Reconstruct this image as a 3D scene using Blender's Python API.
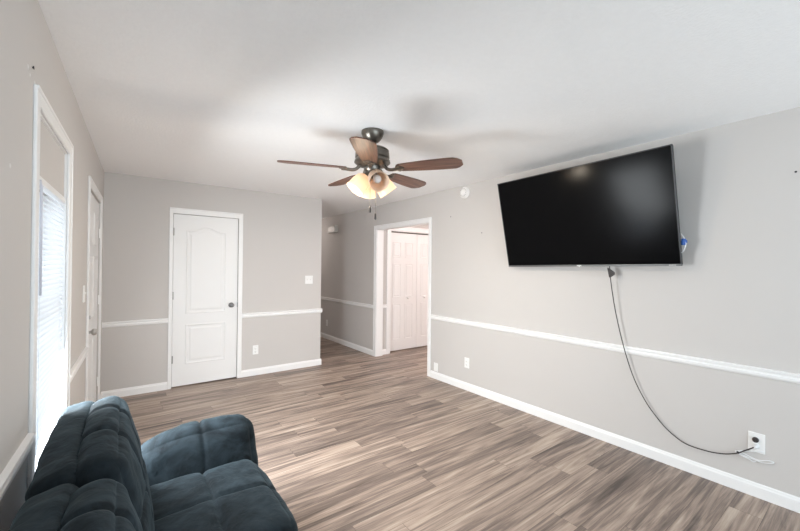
import bpy, bmesh, math, random
from mathutils import Vector, Matrix, noise

for o in list(bpy.data.objects):
    bpy.data.objects.remove(o, do_unlink=True)
scene = bpy.context.scene
COL = scene.collection
PI = math.pi
random.seed(7)

# ------------------------------------------------------------------ camera
F_PX, CAM_H = 367.33, 1.444
YAW, PITCH, ROLL = 0.6407, 0.0057, 0.0099
fw = Vector((math.sin(YAW)*math.cos(PITCH), math.cos(YAW)*math.cos(PITCH), math.sin(PITCH)))
rt = Vector((math.cos(YAW), -math.sin(YAW), 0))
up = rt.cross(fw)
rt2 = rt*math.cos(ROLL) + up*math.sin(ROLL)
up2 = -rt*math.sin(ROLL) + up*math.cos(ROLL)
cam_data = bpy.data.cameras.new('camera')
cam = bpy.data.objects.new('camera', cam_data)
COL.objects.link(cam)
cam.matrix_world = Matrix(((rt2.x, up2.x, -fw.x, 0), (rt2.y, up2.y, -fw.y, 0),
                           (rt2.z, up2.z, -fw.z, CAM_H), (0, 0, 0, 1)))
cam_data.sensor_width = 36.0
cam_data.lens = 36.0*F_PX/800.0
cam_data.clip_start = 0.02
scene.camera = cam

# ------------------------------------------------------------------ world, lights, exposure
scene.view_settings.view_transform = 'Standard'
scene.view_settings.look = 'None'
scene.view_settings.gamma = 1.0
scene.view_settings.use_curve_mapping = False
scene.view_settings.exposure = 0.50
scene.cycles.diffuse_bounces = 8
scene.cycles.max_bounces = 14

world = bpy.data.worlds.new('sky')
scene.world = world
world.use_nodes = True
wn = world.node_tree
wn.nodes['Background'].inputs[0].default_value = (0.80, 0.90, 1.0, 1)
wn.nodes['Background'].inputs[1].default_value = 1.7


def area_light(name, loc, direction, sx, sy, power, color, spread=180):
    d = bpy.data.lights.new(name, 'AREA')
    d.shape = 'RECTANGLE'
    d.size, d.size_y = sx, sy
    d.energy = power
    d.color = color
    o = bpy.data.objects.new(name, d)
    o.location = loc
    o.rotation_euler = Vector(direction).to_track_quat('-Z', 'Y').to_euler()
    d.spread = math.radians(spread)
    COL.objects.link(o)
    return o


# fill light added behind the camera to lift the room, then daylight at the side window
area_light('rear_fill', (1.45, -2.62, 1.15), (0, 1, 0.65), 2.9, 2.1, 48, (0.76, 0.92, 1.0))
area_light('window_daylight', (-0.215, 2.295, 1.00), (1, 0.16, -0.30), 0.64, 1.25, 52, (0.92, 0.97, 1.0), 156)

# ------------------------------------------------------------------ constants of the place
H = 2.44
YB, XR, XE = 5.05, 3.255, 2.312          # back wall, right wall, free end of the back wall
XL, AL = -0.1996, -0.0252                # left wall corner and its slight skew
RAIL_T, RAIL_B = 0.828, 0.768
BASE = 0.088


# ------------------------------------------------------------------ materials
def new_mat(name):
    m = bpy.data.materials.new(name)
    m.use_nodes = True
    nt = m.node_tree
    return m, nt, nt.nodes['Principled BSDF']


def lin(r, g, b):
    f = lambda c: (c/255/12.92) if c/255 <= 0.04045 else ((c/255+0.055)/1.055)**2.4
    return (f(r), f(g), f(b), 1)


def simple(name, col, rough=0.5, metal=0.0, var=0.06, scale=8.0, bump=0.0, bscale=200.0, spec=0.5):
    m, nt, b = new_mat(name)
    tc = nt.nodes.new('ShaderNodeTexCoord')
    n = nt.nodes.new('ShaderNodeTexNoise')
    n.inputs['Scale'].default_value = scale
    n.inputs['Detail'].default_value = 4
    nt.links.new(tc.outputs['Object'], n.inputs['Vector'])
    r = nt.nodes.new('ShaderNodeMapRange')
    r.inputs['To Min'].default_value = 1-var
    r.inputs['To Max'].default_value = 1+var
    nt.links.new(n.outputs['Fac'], r.inputs['Value'])
    mx = nt.nodes.new('ShaderNodeMix')
    mx.data_type = 'RGBA'
    mx.blend_type = 'MULTIPLY'
    mx.inputs[0].default_value = 1.0
    mx.inputs[6].default_value = col
    nt.links.new(r.outputs[0], mx.inputs[7])
    nt.links.new(mx.outputs[2], b.inputs['Base Color'])
    b.inputs['Roughness'].default_value = rough
    b.inputs['Metallic'].default_value = metal
    b.inputs['Specular IOR Level'].default_value = spec
    if bump > 0:
        n2 = nt.nodes.new('ShaderNodeTexNoise')
        n2.inputs['Scale'].default_value = bscale
        n2.inputs['Detail'].default_value = 3
        nt.links.new(tc.outputs['Object'], n2.inputs['Vector'])
        bp = nt.nodes.new('ShaderNodeBump')
        bp.inputs['Strength'].default_value = bump
        bp.inputs['Distance'].default_value = 0.004
        nt.links.new(n2.outputs['Fac'], bp.inputs['Height'])
        nt.links.new(bp.outputs[0], b.inputs['Normal'])
    return m


M = {}
M['wall'] = simple('greige_paint', (0.595, 0.572, 0.555, 1), 0.7, var=0.015, scale=2, bump=0.08, bscale=150, spec=0.25)
M['ceiling'] = simple('textured_ceiling_paint', (0.92, 0.92, 0.92, 1), 0.9, var=0.02, scale=30, bump=0.55, bscale=70, spec=0.1)
M['white'] = simple('white_trim_paint', (0.86, 0.86, 0.86, 1), 0.35, var=0.01, scale=4)
M['door'] = simple('white_door_paint', (0.83, 0.83, 0.83, 1), 0.4, var=0.01, scale=4)
M['plastic'] = simple('white_plastic', (0.88, 0.88, 0.87, 1), 0.35, var=0.01)
M['slot'] = simple('dark_slot', (0.03, 0.03, 0.03, 1), 0.6)
M['nickel'] = simple('brushed_nickel', (0.20, 0.19, 0.185, 1), 0.38, 1.0, var=0.05, scale=60)
M['beige'] = simple('aged_beige_plastic', (0.55, 0.53, 0.50, 1), 0.5, var=0.02)
M['satin'] = simple('satin_nickel', (0.48, 0.46, 0.44, 1), 0.35, 0.9, var=0.05, scale=60)
M['hinge'] = simple('satin_hinge_metal', (0.30, 0.29, 0.28, 1), 0.4, 1.0, var=0.05, scale=60)
M['bronze'] = simple('antique_pewter_metal', (0.17, 0.155, 0.135, 1), 0.33, 0.9, var=0.25, scale=25)
M['iron'] = simple('brushed_blade_iron', (0.20, 0.175, 0.15, 1), 0.4, 0.9, var=0.15, scale=25)
M['black_plastic'] = simple('black_plastic', (0.012, 0.012, 0.013, 1), 0.4)
M['bezel'] = simple('dark_bezel_metal', (0.045, 0.045, 0.047, 1), 0.4, 0.5)
M['bezel_strip'] = simple('silver_bezel_strip', (0.20, 0.205, 0.21, 1), 0.4, 0.9)
M['cord'] = simple('dark_brown_rubber', (0.03, 0.024, 0.023, 1), 0.55)
M['white_cord'] = simple('white_vinyl_cord', (0.80, 0.81, 0.82, 1), 0.4)
M['blue'] = simple('blue_plastic', (0.008, 0.09, 0.38, 1), 0.4)
M['nail'] = simple('dark_nail_steel', (0.05, 0.05, 0.05, 1), 0.4, 0.8)
M['spackle'] = simple('wall_patch', (0.72, 0.71, 0.70, 1), 0.9, var=0.05)
M['wand'] = simple('clear_grey_acrylic_wand', (0.62, 0.62, 0.68, 1), 0.4, spec=0.2)
M['bracket'] = simple('black_steel', (0.02, 0.02, 0.02, 1), 0.5, 0.6)
M['track'] = simple('dark_track_metal', (0.10, 0.085, 0.07, 1), 0.5, 0.5)
M['plinth'] = simple('black_wood', (0.02, 0.018, 0.018, 1), 0.6)

# screen: nearly black, satin
m, nt, b = new_mat('tv_screen_black')
b.inputs['Base Color'].default_value = (0.004, 0.004, 0.0045, 1)
b.inputs['Roughness'].default_value = 0.17
b.inputs['Specular IOR Level'].default_value = 0.06
M['screen'] = m

# glass
m, nt, b = new_mat('window_glass')
b.inputs['Base Color'].default_value = (1, 1, 1, 1)
b.inputs['Roughness'].default_value = 0.0
b.inputs['Transmission Weight'].default_value = 1.0
b.inputs['IOR'].default_value = 1.45
tr = nt.nodes.new('ShaderNodeBsdfTransparent')
gl = nt.nodes.new('ShaderNodeBsdfGlossy')
gl.inputs['Roughness'].default_value = 0.02
mx = nt.nodes.new('ShaderNodeMixShader')
mx.inputs[0].default_value = 0.06
nt.links.new(tr.outputs[0], mx.inputs[1])
nt.links.new(gl.outputs[0], mx.inputs[2])
nt.links.new(mx.outputs[0], nt.nodes['Material Output'].inputs[0])
M['glass'] = m

# blind slats: thin white vinyl that lets daylight through
m, nt, b = new_mat('translucent_white_slat')
b.inputs['Base Color'].default_value = (0.86, 0.88, 0.90, 1)
b.inputs['Roughness'].default_value = 0.5
t = nt.nodes.new('ShaderNodeBsdfTranslucent')
t.inputs['Color'].default_value = (0.85, 0.90, 0.95, 1)
mx = nt.nodes.new('ShaderNodeMixShader')
mx.inputs[0].default_value = 0.34
nt.links.new(b.outputs[0], mx.inputs[1])
nt.links.new(t.outputs[0], mx.inputs[2])
nt.links.new(mx.outputs[0], nt.nodes['Material Output'].inputs[0])
M['slat'] = m


def lamp_glass(name, col, strength, base):
    m, nt, b = new_mat(name)
    b.inputs['Base Color'].default_value = base
    b.inputs['Roughness'].default_value = 0.35
    b.inputs['Emission Color'].default_value = col
    b.inputs['Emission Strength'].default_value = strength
    return m


def shade_glass(name, col, tcol, fac):
    m, nt, b = new_mat(name)
    b.inputs['Base Color'].default_value = col
    b.inputs['Roughness'].default_value = 0.3
    t = nt.nodes.new('ShaderNodeBsdfTranslucent')
    t.inputs['Color'].default_value = tcol
    mx = nt.nodes.new('ShaderNodeMixShader')
    mx.inputs[0].default_value = fac
    nt.links.new(b.outputs[0], mx.inputs[1])
    nt.links.new(t.outputs[0], mx.inputs[2])
    nt.links.new(mx.outputs[0], nt.nodes['Material Output'].inputs[0])
    return m


M['shade_lit'] = shade_glass('amber_frosted_glass', (0.70, 0.58, 0.49, 1), (1.0, 0.87, 0.73, 1), 0.45)
M['shade_off'] = M['shade_lit']
M['bulb_lit'] = lamp_glass('lit_bulb', (1.0, 0.92, 0.80, 1), 3.4, (1, 1, 1, 1))
M['bulb_off'] = lamp_glass('unlit_bulb', (1, 1, 1, 1), 0.0, (0.72, 0.70, 0.70, 1))

# blade wood: grain along local X
m, nt, b = new_mat('walnut_blade')
tc = nt.nodes.new('ShaderNodeTexCoord')
mp = nt.nodes.new('ShaderNodeMapping')
mp.inputs['Scale'].default_value = (2.5, 40, 20)
n = nt.nodes.new('ShaderNodeTexNoise')
n.inputs['Scale'].default_value = 1.6
n.inputs['Detail'].default_value = 5
cr = nt.nodes.new('ShaderNodeValToRGB')
cr.color_ramp.elements[0].position = 0.32
cr.color_ramp.elements[0].color = (0.060, 0.026, 0.018, 1)
cr.color_ramp.elements[1].position = 0.70
cr.color_ramp.elements[1].color = (0.20, 0.095, 0.062, 1)
nt.links.new(tc.outputs['Object'], mp.inputs[0])
nt.links.new(mp.outputs[0], n.inputs['Vector'])
nt.links.new(n.outputs['Fac'], cr.inputs[0])
nt.links.new(cr.outputs[0], b.inputs['Base Color'])
b.inputs['Roughness'].default_value = 0.38
M['blade'] = m

# sofa microsuede: brushed dark teal
m, nt, b = new_mat('teal_microsuede')
tc = nt.nodes.new('ShaderNodeTexCoord')
n = nt.nodes.new('ShaderNodeTexNoise')
n.inputs['Scale'].default_value = 6.5
n.inputs['Detail'].default_value = 6
n.inputs['Roughness'].default_value = 0.62
n.inputs['Distortion'].default_value = 1.2
cr = nt.nodes.new('ShaderNodeValToRGB')
cr.color_ramp.elements[0].position = 0.35
cr.color_ramp.elements[0].color = (0.0055, 0.0085, 0.011, 1)
cr.color_ramp.elements[1].position = 0.72
cr.color_ramp.elements[1].color = (0.024, 0.036, 0.045, 1)
nt.links.new(tc.outputs['Object'], n.inputs['Vector'])
nt.links.new(n.outputs['Fac'], cr.inputs[0])
nt.links.new(cr.outputs[0], b.inputs['Base Color'])
b.inputs['Roughness'].default_value = 0.85
b.inputs['Specular IOR Level'].default_value = 0.15
b.inputs['Sheen Weight'].default_value = 0.10
b.inputs['Sheen Roughness'].default_value = 0.45
b.inputs['Sheen Tint'].default_value = (0.50, 0.70, 0.80, 1)  # blue tint puts the sky daylight into the sheen colour
n2 = nt.nodes.new('ShaderNodeTexNoise')
n2.inputs['Scale'].default_value = 22
n2.inputs['Detail'].default_value = 4
n2.inputs['Distortion'].default_value = 0.8
nt.links.new(tc.outputs['Object'], n2.inputs['Vector'])
bp = nt.nodes.new('ShaderNodeBump')
bp.inputs['Strength'].default_value = 0.35
bp.inputs['Distance'].default_value = 0.012
nt.links.new(n2.outputs['Fac'], bp.inputs['Height'])
nt.links.new(bp.outputs[0], b.inputs['Normal'])
M['suede'] = m


# vinyl plank floor, planks running along X
def floor_material():
    m, nt, b = new_mat('grey_brown_vinyl_plank')
    N, L = nt.nodes.new, nt.links.new

    def math_(op, a, bb=None, c=None):
        k = N('ShaderNodeMath')
        k.operation = op
        for i, v in enumerate((a, bb, c)):
            if v is None:
                continue
            if isinstance(v, (int, float)):
                k.inputs[i].default_value = v
            else:
                L(v, k.inputs[i])
        return k.outputs[0]
    tc = N('ShaderNodeTexCoord')
    sp = N('ShaderNodeSeparateXYZ')
    L(tc.outputs['Object'], sp.inputs[0])
    x, y = sp.outputs[0], sp.outputs[1]
    PW, PL = 0.150, 1.22
    ry = math_('DIVIDE', y, PW)
    row = math_('FLOOR', ry)
    w1 = N('ShaderNodeTexWhiteNoise')
    w1.noise_dimensions = '1D'
    L(row, w1.inputs['W'])
    rx = math_('DIVIDE', math_('ADD', x, math_('MULTIPLY', w1.outputs[0], 7.0)), PL)
    col = math_('FLOOR', rx)
    cb = N('ShaderNodeCombineXYZ')
    L(row, cb.inputs[0])
    L(col, cb.inputs[1])
    w2 = N('ShaderNodeTexWhiteNoise')
    w2.noise_dimensions = '2D'
    L(cb.outputs[0], w2.inputs['Vector'])
    rnd = w2.outputs['Value']
    # grain coordinates: shifted per plank, stretched along X
    gv = N('ShaderNodeCombineXYZ')
    L(math_('ADD', math_('MULTIPLY', x, 0.62), math_('MULTIPLY', rnd, 37.0)), gv.inputs[0])
    L(math_('ADD', math_('MULTIPLY', y, 10.5), math_('MULTIPLY', rnd, 91.0)), gv.inputs[1])
    g1 = N('ShaderNodeTexNoise')
    g1.inputs['Scale'].default_value = 1.25
    g1.inputs['Detail'].default_value = 7
    g1.inputs['Roughness'].default_value = 0.60
    g1.inputs['Distortion'].default_value = 1.3
    L(gv.outputs[0], g1.inputs['Vector'])
    gv2 = N('ShaderNodeCombineXYZ')
    L(math_('ADD', math_('MULTIPLY', x, 3.0), math_('MULTIPLY', rnd, 17.0)), gv2.inputs[0])
    L(math_('ADD', math_('MULTIPLY', y, 90.0), math_('MULTIPLY', rnd, 51.0)), gv2.inputs[1])
    g2 = N('ShaderNodeTexNoise')
    g2.inputs['Scale'].default_value = 1.6
    g2.inputs['Detail'].default_value = 5
    g2.inputs['Roughness'].default_value = 0.70
    L(gv2.outputs[0], g2.inputs['Vector'])
    # cathedral figure: rings of a stretched, warped field
    g3 = N('ShaderNodeTexNoise')
    g3.inputs['Scale'].default_value = 0.9
    g3.inputs['Detail'].default_value = 1
    L(gv.outputs[0], g3.inputs['Vector'])
    ring = math_('SINE', math_('MULTIPLY', g3.outputs['Fac'], 62.0))
    v = math_('ADD', math_('MULTIPLY', g1.outputs['Fac'], 0.95), math_('MULTIPLY', g2.outputs['Fac'], 0.34))
    v = math_('ADD', v, math_('MULTIPLY', ring, 0.03))
    v = math_('ADD', v, math_('MULTIPLY', math_('SUBTRACT', rnd, 0.5), 0.13))
    v = math_('SUBTRACT', v, 0.15)
    cr = N('ShaderNodeValToRGB')
    e = cr.color_ramp.elements
    e[0].position = 0.25
    e[0].color = lin(80, 70, 65)
    e[1].position = 0.78
    e[1].color = lin(202, 188, 174)
    k = e.new(0.42)
    k.color = lin(124, 110, 102)
    k = e.new(0.58)
    k.color = lin(168, 150, 137)
    L(v, cr.inputs[0])
    # joints
    fy = math_('FRACT', ry)
    fx = math_('FRACT', rx)
    dy = math_('MULTIPLY', math_('MINIMUM', fy, math_('SUBTRACT', 1.0, fy)), PW)
    dx = math_('MULTIPLY', math_('MINIMUM', fx, math_('SUBTRACT', 1.0, fx)), PL)
    gap = math_('LESS_THAN', math_('MINIMUM', dx, dy), 0.0011)
    mx = N('ShaderNodeMix')
    mx.data_type = 'RGBA'
    L(math_('MULTIPLY', gap, 0.7), mx.inputs[0])
    L(cr.outputs[0], mx.inputs[6])
    mx.inputs[7].default_value = lin(60, 50, 46)
    L(mx.outputs[2], b.inputs['Base Color'])
    b.inputs['Roughness'].default_value = 0.42
    b.inputs['Specular IOR Level'].default_value = 0.35
    bp = N('ShaderNodeBump')
    bp.inputs['Strength'].default_value = 0.15
    bp.inputs['Distance'].default_value = 0.002
    L(math_('SUBTRACT', g2.outputs['Fac'], gap), bp.inputs['Height'])
    L(bp.outputs[0], b.inputs['Normal'])
    return m


M['floor'] = floor_material()


# ------------------------------------------------------------------ mesh helpers
def bm_new():
    return bmesh.new()


def add_box(bm, x0, x1, y0, y1, z0, z1, bevel=0.0, seg=2, mtx=None):
    r = bmesh.ops.create_cube(bm, size=1.0)
    vs = r['verts']
    for v in vs:
        v.co = Vector(((x0+x1)/2+v.co.x*(x1-x0), (y0+y1)/2+v.co.y*(y1-y0), (z0+z1)/2+v.co.z*(z1-z0)))
    if bevel > 0:
        es = list({e for v in vs for e in v.link_edges})
        rb = bmesh.ops.bevel(bm, geom=es, offset=bevel, segments=seg, affect='EDGES', profile=0.5)
        vs = list({v for f in rb['faces'] for v in f.verts} | {v for v in vs if v.is_valid})
    if mtx is not None:
        for v in vs:
            v.co = mtx @ v.co
    return vs


def add_lathe(bm, prof, seg=32, mtx=None, cap=True):
    rings = []
    for r, z in prof:
        ring = []
        for i in range(seg):
            a = 2*PI*i/seg
            p = Vector((r*math.cos(a), r*math.sin(a), z))
            ring.append(bm.verts.new(mtx @ p if mtx is not None else p))
        rings.append(ring)
    for a, b in zip(rings, rings[1:]):
        for i in range(seg):
            j = (i+1) % seg
            bm.faces.new((a[i], a[j], b[j], b[i]))
    if cap:
        if prof[0][0] > 1e-6:
            bm.faces.new(list(reversed(rings[0])))
        if prof[-1][0] > 1e-6:
            bm.faces.new(rings[-1])
    return rings


def add_tube(bm, pts, r, seg=8):
    pts = [Vector(p) for p in pts]
    rings = []
    n = len(pts)
    prev = None
    for i, p in enumerate(pts):
        t = (pts[min(i+1, n-1)]-pts[max(i-1, 0)]).normalized()
        if prev is None:
            a = t.orthogonal().normalized()
        else:
            a = (prev - t*prev.dot(t)).normalized()
        prev = a
        bb = t.cross(a)
        rr = r[i] if isinstance(r, (list, tuple)) else r
        rings.append([bm.verts.new(p + (a*math.cos(2*PI*k/seg)+bb*math.sin(2*PI*k/seg))*rr) for k in range(seg)])
    for a, c in zip(rings, rings[1:]):
        for k in range(seg):
            j = (k+1) % seg
            bm.faces.new((a[k], a[j], c[j], c[k]))
    bm.faces.new(list(reversed(rings[0])))
    bm.faces.new(rings[-1])


def spline(pts, n=10):
    P = [Vector(p) for p in pts]
    P = [P[0]*2-P[1]] + P + [P[-1]*2-P[-2]]
    out = []
    for i in range(1, len(P)-2):
        for k in range(n):
            t = k/n
            a, b, c, d = P[i-1], P[i], P[i+1], P[i+2]
            out.append(0.5*((2*b)+(c-a)*t+(2*a-5*b+4*c-d)*t*t+(3*b-a-3*c+d)*t**3))
    out.append(P[-2])
    return out


def ob(name, bm, mat, parent=None, smooth=False, loc=None, rot=None):
    bmesh.ops.recalc_face_normals(bm, faces=bm.faces[:])
    me = bpy.data.meshes.new(name)
    bm.to_mesh(me)
    bm.free()
    if mat is not None:
        me.materials.append(M[mat])
    if smooth:
        for p in me.polygons:
            p.use_smooth = True
        if smooth == 'auto':
            me.set_sharp_from_angle(angle=math.radians(38))
    o = bpy.data.objects.new(name, me)
    COL.objects.link(o)
    if parent is not None:
        o.parent = parent
    if loc is not None:
        o.location = loc
    if rot is not None:
        o.rotation_euler = rot
    return o


def tag(o, label, cat, group=None, kind=None):
    o['label'] = label
    o['category'] = cat
    if group:
        o['group'] = group
    if kind:
        o['kind'] = kind
    return o


def empty(name, loc=(0, 0, 0), rz=0.0):
    o = bpy.data.objects.new(name, None)
    o.empty_display_size = 0.1
    o.location = loc
    o.rotation_euler = (0, 0, rz)
    COL.objects.link(o)
    return o


def copy_tree(src, parent=None):
    c = src.copy()
    COL.objects.link(c)
    if parent is not None:
        c.parent = parent
    for ch in list(src.children):
        copy_tree(ch, c)
    return c


def struct(name, bm, mat, label, cat, loc=None, rz=None, smooth=False):
    o = ob(name, bm, mat, None, smooth, loc, (0, 0, rz) if rz else None)
    return tag(o, label, cat, kind='structure')


LW = dict(loc=(XL, YB, 0), rz=AL)          # left-wall frame: local x = out of the wall, local y = along it
LWM = Matrix.Translation((XL, YB, 0)) @ Matrix.Rotation(AL, 4, 'Z')
ly = lambda y: y - YB


def add_profile_run(bm, prof, a0, a1, axis, base, sign, along_sign=1):
    """extrude a (out, z) profile along an axis; axis 'x' or 'y'; base = wall plane; sign = out direction"""
    v0, v1 = [], []
    for d, z in prof:
        if axis == 'x':
            v0.append(bm.verts.new((a0, base+sign*d, z)))
            v1.append(bm.verts.new((a1, base+sign*d, z)))
        else:
            v0.append(bm.verts.new((base+sign*d, a0, z)))
            v1.append(bm.verts.new((base+sign*d, a1, z)))
    n = len(prof)
    for i in range(n):
        j = (i+1) % n
        bm.faces.new((v0[i], v0[j], v1[j], v1[i]))
    bm.faces.new(v0)
    bm.faces.new(list(reversed(v1)))


RAIL = [(0, RAIL_T), (0.020, RAIL_T-0.002), (0.021, RAIL_T-0.012), (0.010, RAIL_T-0.018), (0.009, RAIL_T-0.026),
        (0.016, RAIL_T-0.034), (0.015, RAIL_T-0.048), (0.009, RAIL_T-0.056), (0.006, RAIL_B), (0, RAIL_B)]
BASEP = [(0, 0.0), (0.014, 0.0), (0.014, BASE-0.022), (0.010, BASE-0.014), (0.009, BASE-0.006), (0.005, BASE), (0, BASE)]

# ------------------------------------------------------------------ room shell
bm = bm_new()
add_box(bm, -0.9, 6.6, -2.75, 9.2, -0.10, 0.0)
struct('floor', bm, 'floor', 'grey brown vinyl plank floor running through the whole room', 'floor')
bm = bm_new()
add_box(bm, -0.9, 6.6, -2.75, 9.2, H, H+0.10)
struct('ceiling', bm, 'ceiling', 'white textured ceiling over the room and hallway', 'ceiling')


def wall_cells(bm, u0, u1, z0, z1, holes, put):
    """solid wall between u0..u1 with rectangular holes (ua, ub, za, zb)"""
    us = sorted({u0, u1} | {h[0] for h in holes} | {h[1] for h in holes})
    for a, b2 in zip(us, us[1:]):
        hs = [h for h in holes if h[0] <= a+1e-6 and h[1] >= b2-1e-6]
        if not hs:
            put(a, b2, z0, z1)
            continue
        h = hs[0]
        if h[2] > z0+1e-6:
            put(a, b2, z0, h[2])
        if h[3] < z1-1e-6:
            put(a, b2, h[3], z1)


# left wall: window opening goes through, entry-door recess in the front layer
WY0, WY1, WZ0, WZ1 = 1.93, 2.66, 0.34, 2.045
EY0, EY1, EZ = 3.685, 4.655, 2.05
bm = bm_new()
put1 = lambda a, b2, z0, z1: add_box(bm, -0.07, 0, a, b2, z0, z1)
put2 = lambda a, b2, z0, z1: add_box(bm, -0.15, -0.07, a, b2, z0, z1)
wall_cells(bm, ly(-2.75), ly(YB)+0.15, 0, H, [(ly(WY0), ly(WY1), WZ0, WZ1), (ly(EY0), ly(EY1), 0, EZ)], put1)
wall_cells(bm, ly(-2.75), ly(YB)+0.15, 0, H, [(ly(WY0), ly(WY1), WZ0, WZ1)], put2)
struct('wall_left', bm, 'wall', 'greige painted wall with the tall blind-covered window and entry door', 'wall', **LW)

# back wall with the closet-door recess
DX0, DX1, DZ = 0.438, 1.160, 2.058
bm = bm_new()
put = lambda a, b2, z0, z1: add_box(bm, a, b2, YB, YB+0.06, z0, z1)
wall_cells(bm, -0.34, XE, 0, H, [(DX0, DX1, 0, DZ)], put)
add_box(bm, -0.34, XE, YB+0.06, YB+0.12, 0, H)
struct('wall_back', bm, 'wall', 'greige wall facing the camera with the white two-panel door', 'wall')

# right wall with the wide cased doorway
OY0, OY1, OZ = 3.715, 5.0, 2.062
bm = bm_new()
put = lambda a, b2, z0, z1: add_box(bm, XR, XR+0.12, a, b2, z0, z1)
wall_cells(bm, -2.75, 9.0, 0, H, [(OY0, OY1, 0, OZ)], put)
struct('wall_right', bm, 'wall', 'long greige wall carrying the television', 'wall')

bm = bm_new()
add_box(bm, XE-0.12, XE, YB+0.12, 9.0, 0, H)
struct('wall_hall', bm, 'wall', 'hallway side wall behind the back wall corner', 'wall')
bm = bm_new()
add_box(bm, XE-0.12, XR+0.12, 9.0, 9.12, 0, H)
struct('wall_end', bm, 'wall', 'end wall of the hallway', 'wall')
# unseen rear wall, its opening added for the rear fill light
bm = bm_new()
put = lambda a, b2, z0, z1: add_box(bm, a, b2, -2.65, -2.55, z0, z1)
wall_cells(bm, -0.42, XR, 0, H, [(0.0, 2.9, 0.02, 2.25)], put)
struct('wall_rear', bm, 'wall', 'wall behind the camera with a wide opening added for the fill light', 'wall')
# room behind the doorway
CX0, CX1, CZ = 3.560, 6.1, 2.075
bm = bm_new()
put = lambda a, b2, z0, z1: add_box(bm, a, b2, 5.045, 5.165, z0, z1)
wall_cells(bm, XR+0.12, 6.4, 0, H, [(CX0, CX1, 0, CZ)], put)
struct('wall_closet', bm, 'wall', 'wall beyond the doorway holding the white bifold closet doors', 'wall')
bm = bm_new()
add_box(bm, CX0-0.1, CX1+0.1, 5.75, 5.8, 0, H)
add_box(bm, CX0-0.1, CX0-0.05, 5.165, 5.75, 0, H)
add_box(bm, CX1+0.05, CX1+0.1, 5.165, 5.75, 0, H)
struct('wall_inner', bm, 'wall', 'closet interior behind the bifold doors', 'wall')
bm = bm_new()
add_box(bm, 6.4, 6.5, 1.9, 5.2, 0, H)
struct('wall_far', bm, 'wall', 'far wall of the room beyond the doorway', 'wall')
bm = bm_new()
add_box(bm, XR+0.12, 6.5, 1.8, 1.9, 0, H)
struct('wall_side', bm, 'wall', 'near wall of the room beyond the doorway', 'wall')

# ------------------------------------------------------------------ baseboards and chair rails
DCL, DCR = 0.400, 1.212                  # outer edges of the closet-door casing
bm = bm_new()
add_profile_run(bm, BASEP, -0.20, DCL, 'x', YB, -1)
add_profile_run(bm, BASEP, DCR, XE+0.014, 'x', YB, -1)
add_profile_run(bm, BASEP, YB-0.0, 9.0, 'y', XE, 1)
struct('baseboard_back', bm, 'white', 'white baseboard along the back wall beside the closed door', 'baseboard')
bm = bm_new()
add_profile_run(bm, BASEP, -2.55, OY0-0.06, 'y', XR, -1)
add_profile_run(bm, BASEP, OY1+0.06, 9.0, 'y', XR, -1)
struct('baseboard_right', bm, 'white', 'long white baseboard under the television wall', 'baseboard')
bm = bm_new()
add_profile_run(bm, BASEP, ly(-2.5), ly(WY0-0.05), 'y', 0, 1)
add_profile_run(bm, BASEP, ly(WY0-0.05), ly(EY0-0.065), 'y', 0, 1)
add_profile_run(bm, BASEP, ly(EY1+0.07), ly(YB), 'y', 0, 1)
struct('baseboard_left', bm, 'white', 'white baseboard along the window wall', 'baseboard', **LW)
bm = bm_new()
add_profile_run(bm, BASEP, XR+0.12, CX0-0.075, 'x', 5.045, -1)
struct('baseboard_closet', bm, 'white', 'short white baseboard beside the bifold closet', 'baseboard')

bm = bm_new()
add_profile_run(bm, RAIL, -0.20, DCL, 'x', YB, -1)
struct('trim_1', bm, 'white', 'white chair rail left of the closed door on the back wall', 'chair rail')
bm = bm_new()
add_profile_run(bm, RAIL, DCR, XE+0.020, 'x', YB, -1)
add_profile_run(bm, RAIL, YB-0.0, 9.0, 'y', XE, 1)
struct('trim_2', bm, 'white', 'white chair rail right of the closed door on the back wall', 'chair rail')
bm = bm_new()
add_profile_run(bm, RAIL, -2.55, OY0-0.06, 'y', XR, -1)
struct('trim_3', bm, 'white', 'long white chair rail below the television', 'chair rail')
bm = bm_new()
add_profile_run(bm, RAIL, OY1+0.06, 9.0, 'y', XR, -1)
struct('trim_4', bm, 'white', 'white chair rail in the hallway left of the doorway', 'chair rail')
bm = bm_new()
add_profile_run(bm, RAIL, ly(-2.5), ly(WY0-0.05), 'y', 0, 1)
struct('trim_5', bm, 'white', 'white chair rail on the near side of the window', 'chair rail', **LW)
bm = bm_new()
add_profile_run(bm, RAIL, ly(WY1+0.075), ly(EY0-0.065), 'y', 0, 1)
struct('trim_6', bm, 'white', 'white chair rail between the window and the entry door', 'chair rail', **LW)
bm = bm_new()
add_profile_run(bm, RAIL, XR+0.12, CX0-0.075, 'x', 5.045, -1)
struct('trim_7', bm, 'white', 'short white chair rail beside the bifold closet', 'chair rail')


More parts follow.
